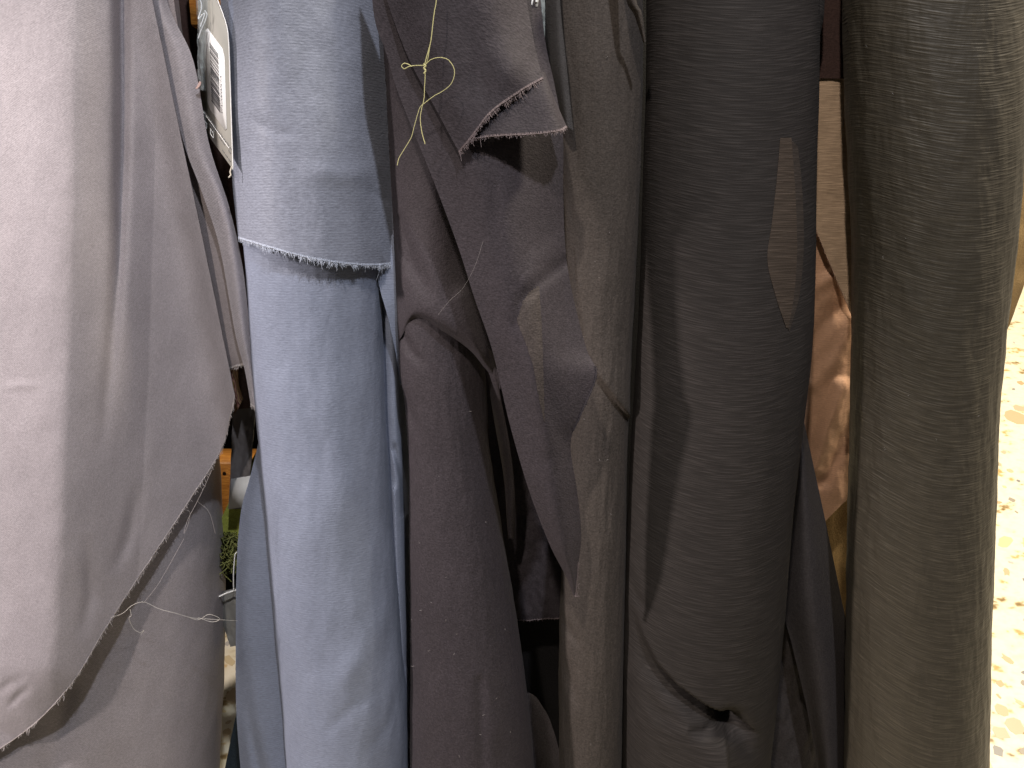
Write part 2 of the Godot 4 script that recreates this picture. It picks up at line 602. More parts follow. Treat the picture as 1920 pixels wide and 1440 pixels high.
# ---------------------------------------------------------------- the setting
func make_floor():
	var m := StandardMaterial3D.new()
	m.albedo_color = lin(0.76, 0.70, 0.54)
	m.roughness = 0.35
	m.metallic_specular = 0.45
	var speck := FastNoiseLite.new()
	speck.seed = 4
	speck.frequency = 0.03
	speck.fractal_octaves = 5
	speck.fractal_gain = 0.7
	var nt := NoiseTexture2D.new()
	nt.noise = speck
	nt.width = 1024
	nt.height = 1024
	nt.seamless = true
	var g := Gradient.new()
	g.offsets = PackedFloat32Array([0.0, 0.22, 0.30, 0.5, 0.72, 0.8, 1.0])
	g.colors = PackedColorArray([Color(0.35, 0.3, 0.22), Color(0.62, 0.52, 0.36), Color(0.97, 0.95, 0.9), Color(1, 1, 1), Color(0.98, 0.96, 0.92), Color(0.86, 0.72, 0.5), Color(0.75, 0.6, 0.4)])
	nt.color_ramp = g
	m.albedo_texture = nt
	m.uv1_scale = Vector3(6, 6, 6)
	var f := MeshInstance3D.new()
	f.name = "floor"
	var bm := BoxMesh.new()
	bm.size = Vector3(6, 0.1, 6)
	f.mesh = bm
	f.material_override = m
	f.position = Vector3(0, -0.05, -1.2)
	f.set_meta("kind", "structure")
	f.set_meta("label", "cream terrazzo floor with orange, ochre and dark stone chips")
	add_child(f)
	var tones := [lin(0.60, 0.30, 0.13), lin(0.52, 0.36, 0.18), lin(0.58, 0.44, 0.22), lin(0.16, 0.15, 0.15), lin(0.40, 0.38, 0.35), lin(0.50, 0.38, 0.22), lin(0.70, 0.55, 0.25), lin(0.26, 0.21, 0.16)]
	var mats := []
	for t in tones:
		var c := StandardMaterial3D.new()
		c.albedo_color = t.lerp(lin(0.76, 0.68, 0.5), 0.28)
		c.albedo_texture = T.mottle
		c.uv1_triplanar = true
		c.uv1_scale = Vector3(20, 20, 20)
		c.roughness = 0.35
		mats.append(c)
	var shapes := []
	for k in 9:
		shapes.append(chip_mesh())
	var spots := []
	var tries := 0
	while spots.size() < 260 and tries < 6000:
		tries += 1
		var right := rng.randf() < 0.72
		var px := rng.randf_range(1800, 2100) if right else rng.randf_range(330, 540)
		var py := rng.randf_range(560, 1500) if right else rng.randf_range(1120, 1500)
		var q := on_floor(px, py)
		var s := 0.004 + 0.011 * rng.randf() ** 2.2
		if rng.randf() < 0.10:
			s = rng.randf_range(0.016, 0.034)
		var ok := true
		for o in spots:
			if o[0].distance_to(q) < (o[1] + s) * 0.95:
				ok = false
				break
		if ok:
			spots.append([q, s])
	for o in spots:
		var c := MeshInstance3D.new()
		c.name = "stone_chip"
		c.mesh = shapes[rng.randi() % shapes.size()]
		var big: bool = o[1] > 0.012
		c.material_override = mats[[0, 1, 2, 5, 6, 1, 5][rng.randi() % 7]] if big else mats[rng.randi() % mats.size()]
		c.position = Vector3(o[0].x, 0.05, o[0].z + 1.2)
		c.scale = Vector3(o[1], 1, o[1])
		c.rotation.y = rng.randf() * TAU
		f.add_child(c, true)

func chip_mesh() -> ArrayMesh:
	var st := SurfaceTool.new()
	st.begin(Mesh.PRIMITIVE_TRIANGLES)
	st.set_smooth_group(-1)
	var n := 9
	var ring := []
	var sx := rng.randf_range(0.55, 1.0)
	for i in n:
		var a := TAU * (i + rng.randfn(0, 0.15)) / n
		var r := rng.randf_range(0.6, 1.15)
		ring.append(Vector3(cos(a) * r, 0, sin(a) * r * sx))
	for i in n:
		var p: Vector3 = ring[i]
		var q: Vector3 = ring[(i + 1) % n]
		var up := Vector3(0, 0.0003, 0)
		st.add_vertex(up)
		st.add_vertex(p * 0.97 + up)
		st.add_vertex(q * 0.97 + up)
		st.add_vertex(p * 0.97 + up)
		st.add_vertex(p - up * 2)
		st.add_vertex(q * 0.97 + up)
		st.add_vertex(q * 0.97 + up)
		st.add_vertex(p - up * 2)
		st.add_vertex(q - up * 2)
	st.generate_normals()
	return st.commit()

func board(called: String, x0: float, x1: float, y0: float, y1: float, z: float, depth: float, label: String):
	var a := W(x0, y0, z)
	var b := W(x1, y0, z)
	var c := W(x0, y1, z)
	var o := MeshInstance3D.new()
	o.name = called
	var st := SurfaceTool.new()
	st.begin(Mesh.PRIMITIVE_TRIANGLES)
	var sx := (b - a).length()
	var sy := (c - a).length()
	var e := 0.002
	# a board with eased edges
	var prof := [Vector2(-sy / 2, -depth), Vector2(-sy / 2, -e), Vector2(-sy / 2 + e, 0), Vector2(sy / 2 - e, 0), Vector2(sy / 2, -e), Vector2(sy / 2, -depth)]
	for i in prof.size():
		var p: Vector2 = prof[i]
		var q: Vector2 = prof[(i + 1) % prof.size()]
		var v := [Vector3(-sx / 2, p.x, p.y), Vector3(sx / 2, p.x, p.y), Vector3(-sx / 2, q.x, q.y), Vector3(sx / 2, q.x, q.y)]
		for t in [0, 2, 1, 1, 2, 3]:
			st.set_uv(Vector2(v[t].x, v[t].y + v[t].z))
			st.add_vertex(v[t])
	for s in [-1.0, 1.0]:
		for i in range(1, prof.size() - 1):
			for t in [0, i, i + 1]:
				st.set_uv(Vector2(prof[t].x, prof[t].y))
				st.add_vertex(Vector3(s * sx / 2, prof[t].x, prof[t].y))
	st.generate_normals()
	o.mesh = st.commit()
	o.material_override = M.wood
	o.transform = Transform3D(bolt_frame.basis, (b + c) / 2)
	tag(o, label, "wooden rail", "wooden rails behind the bolts")
	add_child(o, true)
	return o

func wood_material():
	var f := FastNoiseLite.new()
	f.frequency = 1.0
	f.seed = 5
	var b := PackedByteArray()
	for y in 256:
		for x in 512:
			var g := f.get_noise_2d(x * 0.006, y * 0.07) + 0.4 * f.get_noise_2d(x * 0.03 + 40, y * 0.4)
			var rings := 0.5 + 0.5 * sin(g * 9.0)
			var c := Color(0.58, 0.39, 0.17).lerp(Color(0.74, 0.54, 0.27), rings)
			b.append_array([int(c.r * 255), int(c.g * 255), int(c.b * 255)])
	var m := plain(Color(0.95, 0.9, 0.85), 0.5)
	m.albedo_texture = ImageTexture.create_from_image(Image.create_from_data(512, 256, false, Image.FORMAT_RGB8, b))
	m.uv1_scale = Vector3(4, 8, 1)
	M.wood = m

func make_background():
	wood_material()
	board("wooden_rail", 352, 560, -110, 48, -0.122, 0.04, "orange wooden rail at the top, behind the grey swing tag")
	var low = board("wooden_rail", 250, 620, 868, 1010, -0.19, 0.05, "orange wooden rail low in the gap left of the blue bolt")
	var st := SurfaceTool.new()
	st.begin(Mesh.PRIMITIVE_TRIANGLES)
	for k in 8:
		for t in [[0.0, 0.0006], [cos(TAU * k / 8) * 0.0022, 0.0004], [cos(TAU * (k + 1) / 8) * 0.0022, 0.0004]]:
			var kk: int = k if t[0] == cos(TAU * k / 8) * 0.0022 else k + 1
			st.add_vertex(Vector3(t[0], sin(TAU * kk / 8) * 0.0022 if t[0] != 0.0 else 0.0, t[1]))
	st.generate_normals()
	var hole := part("nail_hole", st.commit(), plain(lin(0.03, 0.015, 0.008)), low)
	hole.position = low.transform.affine_inverse() * W(421, 888, -0.19)
	# dark chocolate cloth behind the swing tag
	var t := thing("chocolate_cloth", "dark chocolate brown cloth hanging behind the grey swing tag, between mauve and blue bolts", "cloth")
	var s := sheet([V([300, -160, -0.175, 325, 300, -0.16, 380, 760, -0.155]), V([400, -160, -0.18, 420, 300, -0.14, 440, 770, -0.14]), V([520, -160, -0.19, 530, 300, -0.15, 530, 775, -0.15])], 90, 40)
	part("cloth_length", s.mesh, M.choc, t)
	# patterned scrap
	t = thing("patterned_cloth", "curled edge of pink, ochre and maroon striped cloth in the gap beside the mauve hem", "cloth")
	s = sheet([V([418, 684, -0.075, 424, 720, -0.08, 440, 775, -0.09]), V([430, 682, -0.06, 438, 720, -0.062, 447, 765, -0.07]), V([448, 676, -0.09, 447, 715, -0.085, 456, 748, -0.09])], 40, 24)
	var pm := cloth(Color(1, 1, 1), T.crepe)
	var im := Image.create(64, 64, false, Image.FORMAT_RGB8)
	for y in 64:
		for x in 64:
			var k := int(x / 7.0 + 1.6 * sin(y * 0.12)) % 4
			im.set_pixel(x, y, [lin(0.36, 0.2, 0.16), lin(0.10, 0.03, 0.03), lin(0.42, 0.28, 0.22), lin(0.25, 0.17, 0.06)][absi(k)])
	pm.albedo_texture = ImageTexture.create_from_image(im)
	pm.uv1_scale = Vector3(40, 40, 1)
	part("cloth_length", s.mesh, pm, t)
	# dark backings added so that the gaps between the bolts stay black
	var b := {"rows": [[-250, 800, 1300], [600, 800, 1290], [1500, 830, 1270]], "z": -0.26, "deep": 0.5}
	t = thing("added_dark_roll", "near black roll added to keep the gap behind the plum and umber bolts dark", "fabric bolt")
	part("roll", tube(b, 60, 80), M.black, t)
	t = thing("added_dark_sheet", "near black sheet added to darken the gap behind the wooden rails left of the blue bolt", "cloth")  # added backing, hides the lit floor behind the gap
	var bs := sheet([V([150, -200, -0.29, 200, 500, -0.29, 240, 1165, -0.29]), V([640, -200, -0.28, 640, 500, -0.28, 640, 1180, -0.28])], 60, 40, {"rough": 0.006})
	part("cloth_length", bs.mesh, M.black, t)
	# crinkled brown, copper and tan behind the right-hand gap
	t = thing("tan_cloth", "tan ochre cloth hanging behind the olive crinkled bolt at the right", "cloth")
	s = sheet([V([1450, -160, -0.22, 1480, 300, -0.22, 1500, 700, -0.22, 1500, 1480, -0.22]), V([1750, -160, -0.2, 1760, 300, -0.2, 1760, 600, -0.2, 1720, 1080, -0.2]), V([1990, -160, -0.19, 1985, 100, -0.19, 1960, 400, -0.19, 1868, 680, -0.19])], 110, 90, {"rough": 0.004, "grain": 9})
	part("cloth_length", s.mesh, M.tan, t)
	t = thing("copper_cloth", "crumpled copper pink satin in the gap between charcoal and olive bolts", "cloth")
	s = sheet([V([1470, 340, -0.135, 1475, 600, -0.14, 1485, 800, -0.15, 1500, 1030, -0.16]), V([1560, 350, -0.122, 1565, 600, -0.125, 1565, 800, -0.135, 1565, 960, -0.15]), V([1660, 360, -0.14, 1650, 600, -0.14, 1640, 780, -0.15, 1640, 890, -0.16])], 160, 90, {"rough": 0.0035, "grain": 11, "creases": [
		crease("soft", [1515, 545, 1560, 520, 1600, 500], 0.004, 14), crease("soft", [1520, 640, 1560, 590, 1595, 560], -0.004, 16), crease("soft", [1525, 720, 1570, 670, 1600, 600], 0.004, 14),
		crease("tent", [1530, 880, 1552, 800, 1580, 730], 0.011, 26), crease("soft", [1545, 900, 1580, 830, 1600, 790], -0.006, 14)]})
	part("cloth_length", s.mesh, M.copper, t)
	t = thing("brown_crinkled_cloth", "light brown crinkled cloth with a raw slanting hem, above the copper satin", "cloth")
	s = sheet([V([1470, -120, -0.115, 1480, 150, -0.118, 1490, 300, -0.12, 1500, 345, -0.12]), V([1560, -120, -0.105, 1560, 150, -0.108, 1555, 350, -0.11, 1545, 470, -0.112]), V([1680, -120, -0.115, 1680, 150, -0.118, 1660, 450, -0.12, 1640, 690, -0.12])], 120, 70, {"rough": 0.003})
	part("cloth_length", s.mesh, M.brown, t)
	fray(s, "last", 120, 0.002, M.copper_yarn, t)
	t = thing("painted_shadow_sheet", "dark maroon sheet standing for the straight-edged shadow at the top of the right-hand gap", "cloth")  # a cast shadow on the brown cloth, built as a dark sheet
	s = sheet([V([1490, -140, -0.108, 1500, 0, -0.108, 1500, 146, -0.110]), V([1640, -140, -0.100, 1640, 0, -0.100, 1640, 149, -0.103])], 50, 40)
	part("cloth_length", s.mesh, M.choc, t)
	# lime roll with a fringe
	t = thing("lime_cloth", "lime green cloth with an olive fringe in the gap left of the blue bolt", "cloth")
	s = sheet([V([490, 830, -0.11, 440, 920, -0.115, 400, 1004, -0.12]), V([560, 830, -0.10, 545, 920, -0.10, 540, 1004, -0.11])], 60, 40)
	part("cloth_length", s.mesh, M.lime, t)
	var fm := plain(lin(0.125, 0.135, 0.04), 0.85)
	var fs := SurfaceTool.new()
	fs.begin(Mesh.PRIMITIVE_TRIANGLES)
	for i in 1000:
		var q := P(rng.randf_range(402, 480), 1000 + rng.randf_range(-3, 62), -0.118 + rng.randf_range(-0.012, 0.012))
		var pts := [q]
		var d := Vector3(rng.randfn(0, 0.5), -1, rng.randfn(0, 0.4)).normalized()
		var curl := Vector3(rng.randfn(0, 1), rng.randfn(0.2, 0.5), rng.randfn(0, 1))
		var l := rng.randf_range(0.004, 0.012)
		for g in range(1, 6):
			var k := g / 5.0
			pts.append(q + d * l * k + curl * l * 0.8 * k * k)
		strand(fs, pts, 0.0007, 0.0006, 3)
	var fr := part("fringe", fs.commit(), fm, t)
	fr.set_meta("kind", "stuff")
	t = thing("teal_cloth", "dark teal cloth corner near the floor at the bottom left of the blue bolt", "cloth")
	s = sheet([V([447, 1320, -0.12, 432, 1390, -0.12, 415, 1480, -0.12, 400, 1600, -0.12]), V([520, 1320, -0.12, 520, 1390, -0.12, 520, 1480, -0.12, 520, 1600, -0.12])], 30, 20)
	part("cloth_length", s.mesh, M.teal, t)

# ---------------------------------------------------------------- the bolts
var b_mauve := {"rows": [[-260, -240, 290], [400, -225, 370], [870, -215, 401], [1050, -210, 411], [1250, -205, 411], [1560, -195, 398]], "z": -0.10, "deep": 0.72}
var b_blue := {"rows": [[-260, 425, 692], [200, 440, 706], [480, 464, 712], [720, 480, 720], [820, 489, 725], [1000, 505, 738], [1200, 523, 754], [1320, 534, 763], [1560, 552, 768]], "z": -0.065, "deep": 0.9}
var b_plum := {"rows": [[-260, 700, 880], [300, 732, 896], [560, 744, 902], [690, 750, 909], [760, 760, 913], [850, 767, 919], [1020, 768, 946], [1180, 770, 972], [1320, 770, 991], [1560, 770, 1012]], "z": -0.055, "deep": 0.85}
var b_umber := {"rows": [[-260, 1010, 1192], [0, 1020, 1204], [240, 1042, 1202], [500, 1058, 1192], [800, 1066, 1177], [1100, 1052, 1172], [1250, 1048, 1168], [1560, 1050, 1162]], "z": -0.07, "deep": 0.95}
var b_char := {"rows": [[-260, 1213, 1531], [100, 1213, 1530], [300, 1208, 1525], [600, 1198, 1519], [800, 1186, 1499], [950, 1178, 1482], [1150, 1170, 1466], [1320, 1168, 1450], [1560, 1168, 1424]], "z": -0.065, "deep": 0.8, "uneven": 0.004}
var b_olive := {"rows": [[-260, 1590, 1908], [60, 1590, 1906], [280, 1598, 1899], [450, 1606, 1887], [650, 1605, 1866], [800, 1602, 1855], [1000, 1597, 1848], [1200, 1594, 1842], [1560, 1590, 1837]], "z": -0.055, "deep": 0.9, "uneven": 0.003}

func make_mauve_bolt():
	var t := thing("mauve_bolt", "pale mauve grey bolt at far left, its loose flap ending in a slanting frayed hem", "fabric bolt")
	part("roll", tube(b_mauve, 160, 220, [crease("soft", [230, 1200, 220, 1460], -0.004, 30), crease("soft", [340, 950, 330, 1460], 0.003, 40), crease("soft", [120, 1290, 90, 1460], -0.004, 24)], 0.001), M.mauve, t)
	# the strip turned under, and the second fold to the right of it
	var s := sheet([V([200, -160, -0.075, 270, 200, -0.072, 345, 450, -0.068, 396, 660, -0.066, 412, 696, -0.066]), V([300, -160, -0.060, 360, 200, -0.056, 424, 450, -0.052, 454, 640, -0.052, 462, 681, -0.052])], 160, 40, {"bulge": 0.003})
	var u := part("turned_under_strip", s.mesh, M.mauve_shaded, t, "turned-under strip, shade of the flap and warm bounce painted in a pinker colour")
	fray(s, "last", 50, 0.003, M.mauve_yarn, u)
	s = sheet([V([235, -160, -0.050, 266, 0, -0.049, 302, 110, -0.047, 345, 270, -0.045, 380, 365, -0.043, 412, 465, -0.043, 441, 625, -0.044, 459, 695, -0.045, 470, 758, -0.046]),
		V([270, -160, -0.047, 295, 0, -0.046, 335, 110, -0.045, 370, 270, -0.043, 410, 365, -0.041, 435, 465, -0.041, 456, 625, -0.042, 469, 695, -0.044, 478, 764, -0.045]),
		V([290, -160, -0.056, 313, 0, -0.055, 362, 112, -0.053, 392, 270, -0.051, 430, 390, -0.05, 455, 500, -0.05, 469, 625, -0.05, 478, 700, -0.05, 487, 770, -0.05])], 200, 50, {"rough": 0.0006})
	u = part("second_fold", s.mesh, M.mauve, t)
	fray(s, "last", 30, 0.004, M.mauve_yarn, u)
	# the loose flap
	var top := V([-270, -160, 0.006, -180, -160, 0.006, -80, -160, 0.008, 0, -160, 0.008, 80, -160, 0.008, 150, -160, 0.008, 210, -160, 0.016, 252, -160, 0.034])
	var hem := V([-280, 1560, 0.008, -120, 1472, 0.008, 0, 1404, 0.01, 70, 1352, 0.013, 130, 1288, 0.016, 215, 1150, 0.018, 300, 1022, 0.018, 352, 942, 0.016, 402, 868, 0.016, 430, 800, 0.030, 441, 742, 0.046])
	var cs := [
		crease("tent", [150, -160, 140, 300, 128, 700, 110, 1050, 90, 1250], 0.021, 150),
		crease("soft", [228, -160, 230, 200, 222, 480, 206, 700, 190, 860], -0.014, 13, 1.0, 0.0),
		crease("soft", [210, 1080, 240, 1010, 262, 900], -0.003, 14, 0.0, 0.0), crease("soft", [150, 1200, 170, 1120, 165, 1000], -0.003, 14, 0.0, 0.0),
		crease("soft", [10, 1330, 40, 1300, 60, 1285], -0.0015, 7, 0.0, 0.0), crease("soft", [-20, 1310, 20, 1280, 50, 1270], -0.0015, 8, 0.0, 0.0),
		crease("soft", [0, 728, 40, 722, 80, 724], 0.0012, 6, 0.0, 0.0)]
	var grid := []
	for k in 5:
		var row := []
		var te := even(top, 12)
		var he := even(hem, 12)
		for i in 12:
			row.append(te[i].lerp(he[i], k / 4.0))
		grid.append(row)
	# run the curves downwards: one curve per column, so that the hem is the last row
	var cols := []
	for i in 12:
		var c := []
		for k in 5:
			c.append(grid[k][i])
		cols.append(c)
	s = sheet(cols, 300, 220, {"base": b_mauve, "creases": cs, "rough": 0.0016, "grain": 10})
	u = part("loose_flap", s.mesh, M.mauve, t)
	fray(s, "last", 620, 0.0042, M.mauve_yarn, u, 0.02, 1.0)

func make_blue_bolt():
	var t := thing("blue_bolt", "dusty blue grey bolt with a short folded flap whose hem is frayed", "fabric bolt")
	part("roll", tube(b_blue, 120, 200, [crease("soft", [590, 1390, 660, 1330, 730, 1280], -0.0012, 12, 0.0, 0.0), crease("soft", [680, 1420, 730, 1360, 760, 1250], -0.0018, 10, 0.0, 0.0), crease("tent", [545, 1080, 640, 940, 720, 800], 0.0035, 80, 0.0, 0.0),
		crease("soft", [600, 1330, 680, 1230, 740, 1100], 0.003, 26, 0.0, 0.0)], 0.0008), M.blue, t)
	# layer flaring out low at the left
	var s := sheet([V([493, 795, -0.085, 470, 890, -0.08, 452, 960, -0.075, 444, 1060, -0.07, 442, 1200, -0.066, 443, 1330, -0.064, 452, 1450, -0.064, 465, 1580, -0.064]),
		V([510, 800, -0.07, 495, 890, -0.066, 485, 960, -0.062, 478, 1060, -0.058, 476, 1200, -0.054, 482, 1330, -0.052, 494, 1450, -0.05, 505, 1580, -0.05]),
		V([560, 800, -0.06, 560, 890, -0.06, 565, 960, -0.06, 570, 1060, -0.062, 575, 1200, -0.064, 580, 1330, -0.066, 590, 1450, -0.068, 600, 1580, -0.07])], 160, 60,
		{"creases": [crease("soft", [455, 1240, 466, 1340, 490, 1460], -0.006, 12, 0.0, 1.0), crease("soft", [500, 880, 515, 960, 520, 1000], -0.003, 8, 0.0, 0.0)]})
	part("flared_layer", s.mesh, M.blue, t)
	# darker fold down the right side and the lit corner above it
	s = sheet([V([690, 470, -0.09, 700, 640, -0.085, 708, 850, -0.085, 720, 1100, -0.085, 745, 1330, -0.08, 750, 1580, -0.08]), V([726, 470, -0.078, 735, 640, -0.07, 743, 850, -0.068, 752, 1100, -0.066, 762, 1330, -0.066, 764, 1580, -0.07]),
		V([748, 470, -0.10, 755, 640, -0.10, 768, 850, -0.10, 775, 1100, -0.10, 778, 1330, -0.10, 780, 1580, -0.10])], 160, 40, {"creases": [crease("soft", [738, 920, 742, 1060, 752, 1240], 0.004, 6), crease("soft", [740, 840, 755, 900, 758, 960], -0.004, 5)]})
	part("side_fold", s.mesh, M.blue, t)
	s = sheet([V([700, 440, -0.058, 710, 530, -0.054, 726, 590, -0.052, 742, 660, -0.055, 752, 720, -0.06]), V([738, 440, -0.06, 742, 530, -0.056, 745, 590, -0.055, 750, 660, -0.06, 756, 720, -0.066])], 80, 24)
	part("side_fold", s.mesh, M.blue, t)
	# folded flap over the top
	var cols := [V([408, -160, -0.003, 415, 50, -0.002, 424, 200, 0.0, 437, 360, 0.002, 447, 446, 0.006]), V([470, -160, 0.006, 478, 50, 0.006, 485, 200, 0.008, 496, 360, 0.010, 503, 463, 0.013]), V([540, -160, 0.006, 548, 50, 0.006, 555, 200, 0.008, 562, 360, 0.010, 566, 480, 0.013]),
		V([610, -160, 0.006, 620, 50, 0.006, 625, 200, 0.008, 630, 360, 0.009, 632, 492, 0.012]), V([670, -160, 0.005, 676, 50, 0.006, 684, 200, 0.007, 690, 360, 0.008, 694, 497, 0.01]), V([708, -160, 0.0, 718, 50, 0.0, 727, 200, 0.002, 735, 360, 0.004, 741, 494, 0.006])]
	s = sheet(cols, 200, 130, {"base": b_blue, "rough": 0.0014, "grain": 13, "creases": [crease("soft", [520, -50, 530, 120, 500, 230], 0.002, 34, 1.0, 0.0), crease("soft", [600, 20, 640, 100, 690, 140], 0.0015, 26, 0.0, 0.0),
		crease("soft", [450, 215, 520, 250, 560, 255], -0.001, 10, 0.0, 0.0), crease("soft", [690, 350, 715, 372, 735, 385], -0.0012, 8, 0.0, 0.0), crease("soft", [560, 320, 660, 330, 730, 310], 0.002, 20, 0.0, 0.0)]})
	var u := part("folded_flap", s.mesh, M.blue_reverse, t)
	fray(s, "last", 520, 0.005, M.blue_yarn, u, 0.0, 1.0, 0.0002)

func make_plum_bolt():
	var t := thing("plum_bolt", "dark plum grey bolt with twisted loose layers and two short frayed flaps at its top", "fabric bolt")
	part("roll", tube(b_plum, 150, 420, [crease("soft", [748, 620, 770, 660, 800, 690], -0.005, 9, 1.0, 0.0), crease("soft", [752, 740, 775, 790, 790, 830], -0.004, 9, 1.0, 0.0), crease("soft", [900, 1280, 905, 1450], -0.002, 10)], 0.0008), M.plum, t)
	lint(b_plum, 20, 770, 960, 720, 1430, M.lint, t)
	part("stray_hair", thread_mesh([V([906, 452, 0.034, 890, 500, 0.034, 868, 540, 0.026, 842, 565, 0.02, 822, 590, 0.02])], 0.00006), M.lint, t)
	# inside of the opening
	var s := sheet([V([880, 640, -0.10, 900, 800, -0.11, 920, 1000, -0.12, 930, 1165, -0.13]), V([960, 640, -0.11, 985, 800, -0.125, 1000, 1000, -0.135, 1010, 1160, -0.14]), V([1080, 640, -0.10, 1085, 800, -0.11, 1090, 1000, -0.12, 1095, 1150, -0.12])], 120, 60, {"rough": 0.006, "grain": 18})
	var u := part("inner_layer", s.mesh, M.plum, t)
	fray(s, "last", 60, 0.003, M.plum_yarn, u)
	s = sheet([V([930, 1170, -0.24, 945, 1290, -0.20, 960, 1580, -0.15]), V([1000, 1170, -0.24, 1005, 1290, -0.19, 1010, 1580, -0.13]), V([1090, 1170, -0.245, 1085, 1290, -0.22, 1080, 1580, -0.18])], 60, 40, {"rough": 0.003})
	part("inner_layer", s.mesh, M.plum_dark, t)
	# twisted edge hanging in the opening
	s = sheet([V([895, 640, -0.03, 912, 700, -0.045, 925, 780, -0.06, 945, 900, -0.085, 952, 1010, -0.10]), V([925, 660, -0.02, 938, 740, -0.04, 955, 830, -0.06, 965, 920, -0.085, 966, 1010, -0.105])], 100, 24, {"bulge": 0.004})
	part("twisted_edge", s.mesh, M.plum, t)
	# layer over the roll, ending in a deep rolled fold
	var cols := [V([700, -160, 0.004, 722, 100, 0.004, 741, 330, 0.003, 744, 480, 0.002, 745, 590, 0.0, 747, 640, -0.003]), V([740, -160, 0.008, 760, 100, 0.008, 772, 330, 0.007, 776, 480, 0.006, 778, 575, 0.008, 780, 596, 0.001]),
		V([780, -160, 0.012, 800, 100, 0.012, 812, 330, 0.012, 822, 480, 0.012, 830, 596, 0.016, 832, 622, 0.003]), V([800, -160, 0.010, 826, 100, 0.009, 848, 330, 0.008, 868, 480, 0.010, 880, 630, 0.02, 880, 656, 0.004]),
		V([830, -160, 0.008, 860, 100, 0.006, 885, 330, 0.005, 905, 520, 0.010, 914, 670, 0.026, 910, 692, 0.008]), V([850, -160, 0.006, 880, 100, 0.003, 905, 330, 0.002, 925, 520, 0.008, 940, 680, 0.03, 938, 730, 0.02])]
	s = sheet(cols, 240, 110, {"base": b_plum, "creases": [crease("soft", [742, 420, 775, 500, 812, 568], -0.008, 15, 1.0, 0.0), crease("soft", [760, 400, 800, 480, 840, 560], 0.003, 24, 0.0, 0.0), crease("soft", [870, 560, 890, 620, 905, 660], 0.004, 20)]})
	part("upper_layer", s.mesh, M.plum, t)
	# the long slanting layer that ends in a point
	var le := V([690, -160, 0.012, 700, 20, 0.016, 723, 97, 0.018, 747, 175, 0.02, 797, 300, 0.025, 817, 350, 0.026, 858, 460, 0.027, 890, 560, 0.027, 918, 640, 0.026, 936, 710, 0.022, 957, 800, 0.018, 992, 920, 0.012, 1030, 1020, 0.006, 1062, 1082, 0.0, 1076, 1118, -0.004])
	var me := V([840, -160, 0.03, 855, 20, 0.032, 865, 97, 0.033, 885, 175, 0.034, 915, 300, 0.036, 930, 350, 0.036, 955, 460, 0.035, 975, 560, 0.034, 995, 640, 0.034, 1010, 710, 0.033, 1020, 800, 0.03, 1035, 920, 0.024, 1055, 1020, 0.016, 1072, 1080, 0.006, 1078, 1118, -0.003])
	var re := V([1000, -160, -0.02, 1020, 60, -0.01, 1040, 160, -0.005, 1055, 250, 0.0, 1056, 350, 0.002, 1058, 430, 0.002, 1064, 500, 0.004, 1080, 580, 0.008, 1100, 655, 0.014, 1118, 702, 0.02, 1090, 775, 0.022, 1070, 832, 0.02, 1082, 920, 0.014, 1090, 1000, 0.008, 1084, 1062, 0.002, 1079, 1118, -0.003])
	s = sheet([le, me, re], 320, 120, {"creases": [crease("soft", [968, 610, 978, 565, 1010, 532, 1062, 492], -0.0028, 12, 0.4, 1.0), crease("soft", [972, 540, 1010, 490, 1050, 450], 0.002, 18, 0.0, 0.0), crease("tent", [1014, 540, 1018, 640, 1022, 770], 0.004, 44, 1.0, 0.0), crease("soft", [925, 300, 930, 420, 945, 520], -0.0015, 14, 0.0, 0.0), crease("soft", [985, 640, 1000, 720, 1030, 860], 0.003, 16, 0.0, 0.0)]})
	u = part("slanting_layer", s.mesh, M.plum, t)
	part("painted_light_patch", patch_of(s, PackedVector2Array([Vector2(968, 600), Vector2(980, 562), Vector2(996, 541), Vector2(1012, 534), Vector2(1016, 600), Vector2(1020, 700), Vector2(1022, 800), Vector2(1012, 760), Vector2(1000, 690), Vector2(984, 640), Vector2(975, 620)])), M.painted_light_plum, u, "paler brown patch, light through the cloth painted as colour")  # light coming through the cloth, put into an opaque paler colour
	fray(s, "right", 160, 0.0016, M.plum_dark, u, 0.66, 0.76)
	fray(s, "right", 40, 0.003, M.plum_yarn, u, 0.95, 1.0)
	# second, lower flap
	cols = [V([850, 130, 0.031, 855, 200, 0.035, 862, 264, 0.039]), V([910, 130, 0.037, 912, 200, 0.041, 915, 256, 0.045]), V([970, 130, 0.037, 975, 195, 0.041, 985, 252, 0.045]), V([1018, 135, 0.031, 1030, 185, 0.037, 1045, 246, 0.041]), V([1022, 140, 0.015, 1040, 185, 0.021, 1063, 238, 0.025])]
	s = sheet(cols, 60, 90, {})
	u = part("under_flap", s.mesh, M.plum, t)
	fray(s, "last", 130, 0.0026, M.plum_yarn, u)
	# the front flap, lit along its curled hem
	cols = [V([690, -160, 0.016, 720, -20, 0.022, 762, 100, 0.03, 812, 195, 0.036, 861, 286, 0.042]), V([760, -160, 0.036, 785, -20, 0.038, 815, 80, 0.042, 850, 165, 0.044, 884, 258, 0.046]), V([830, -160, 0.042, 850, -20, 0.044, 872, 70, 0.044, 900, 150, 0.044, 920, 212, 0.047]),
		V([910, -160, 0.038, 920, -20, 0.04, 935, 60, 0.041, 955, 130, 0.046, 972, 174, 0.043]), V([975, -160, 0.016, 985, -20, 0.02, 996, 50, 0.024, 1008, 110, 0.028, 1018, 147, 0.034])]
	s = sheet(cols, 140, 130, {"rough": 0.0014, "grain": 12, "creases": [crease("soft", [870, 60, 900, 140, 960, 190], 0.0, 20)]})
	u = part("front_flap", s.mesh, M.plum, t)
	fray(s, "last", 260, 0.0036, M.plum_yarn, u)

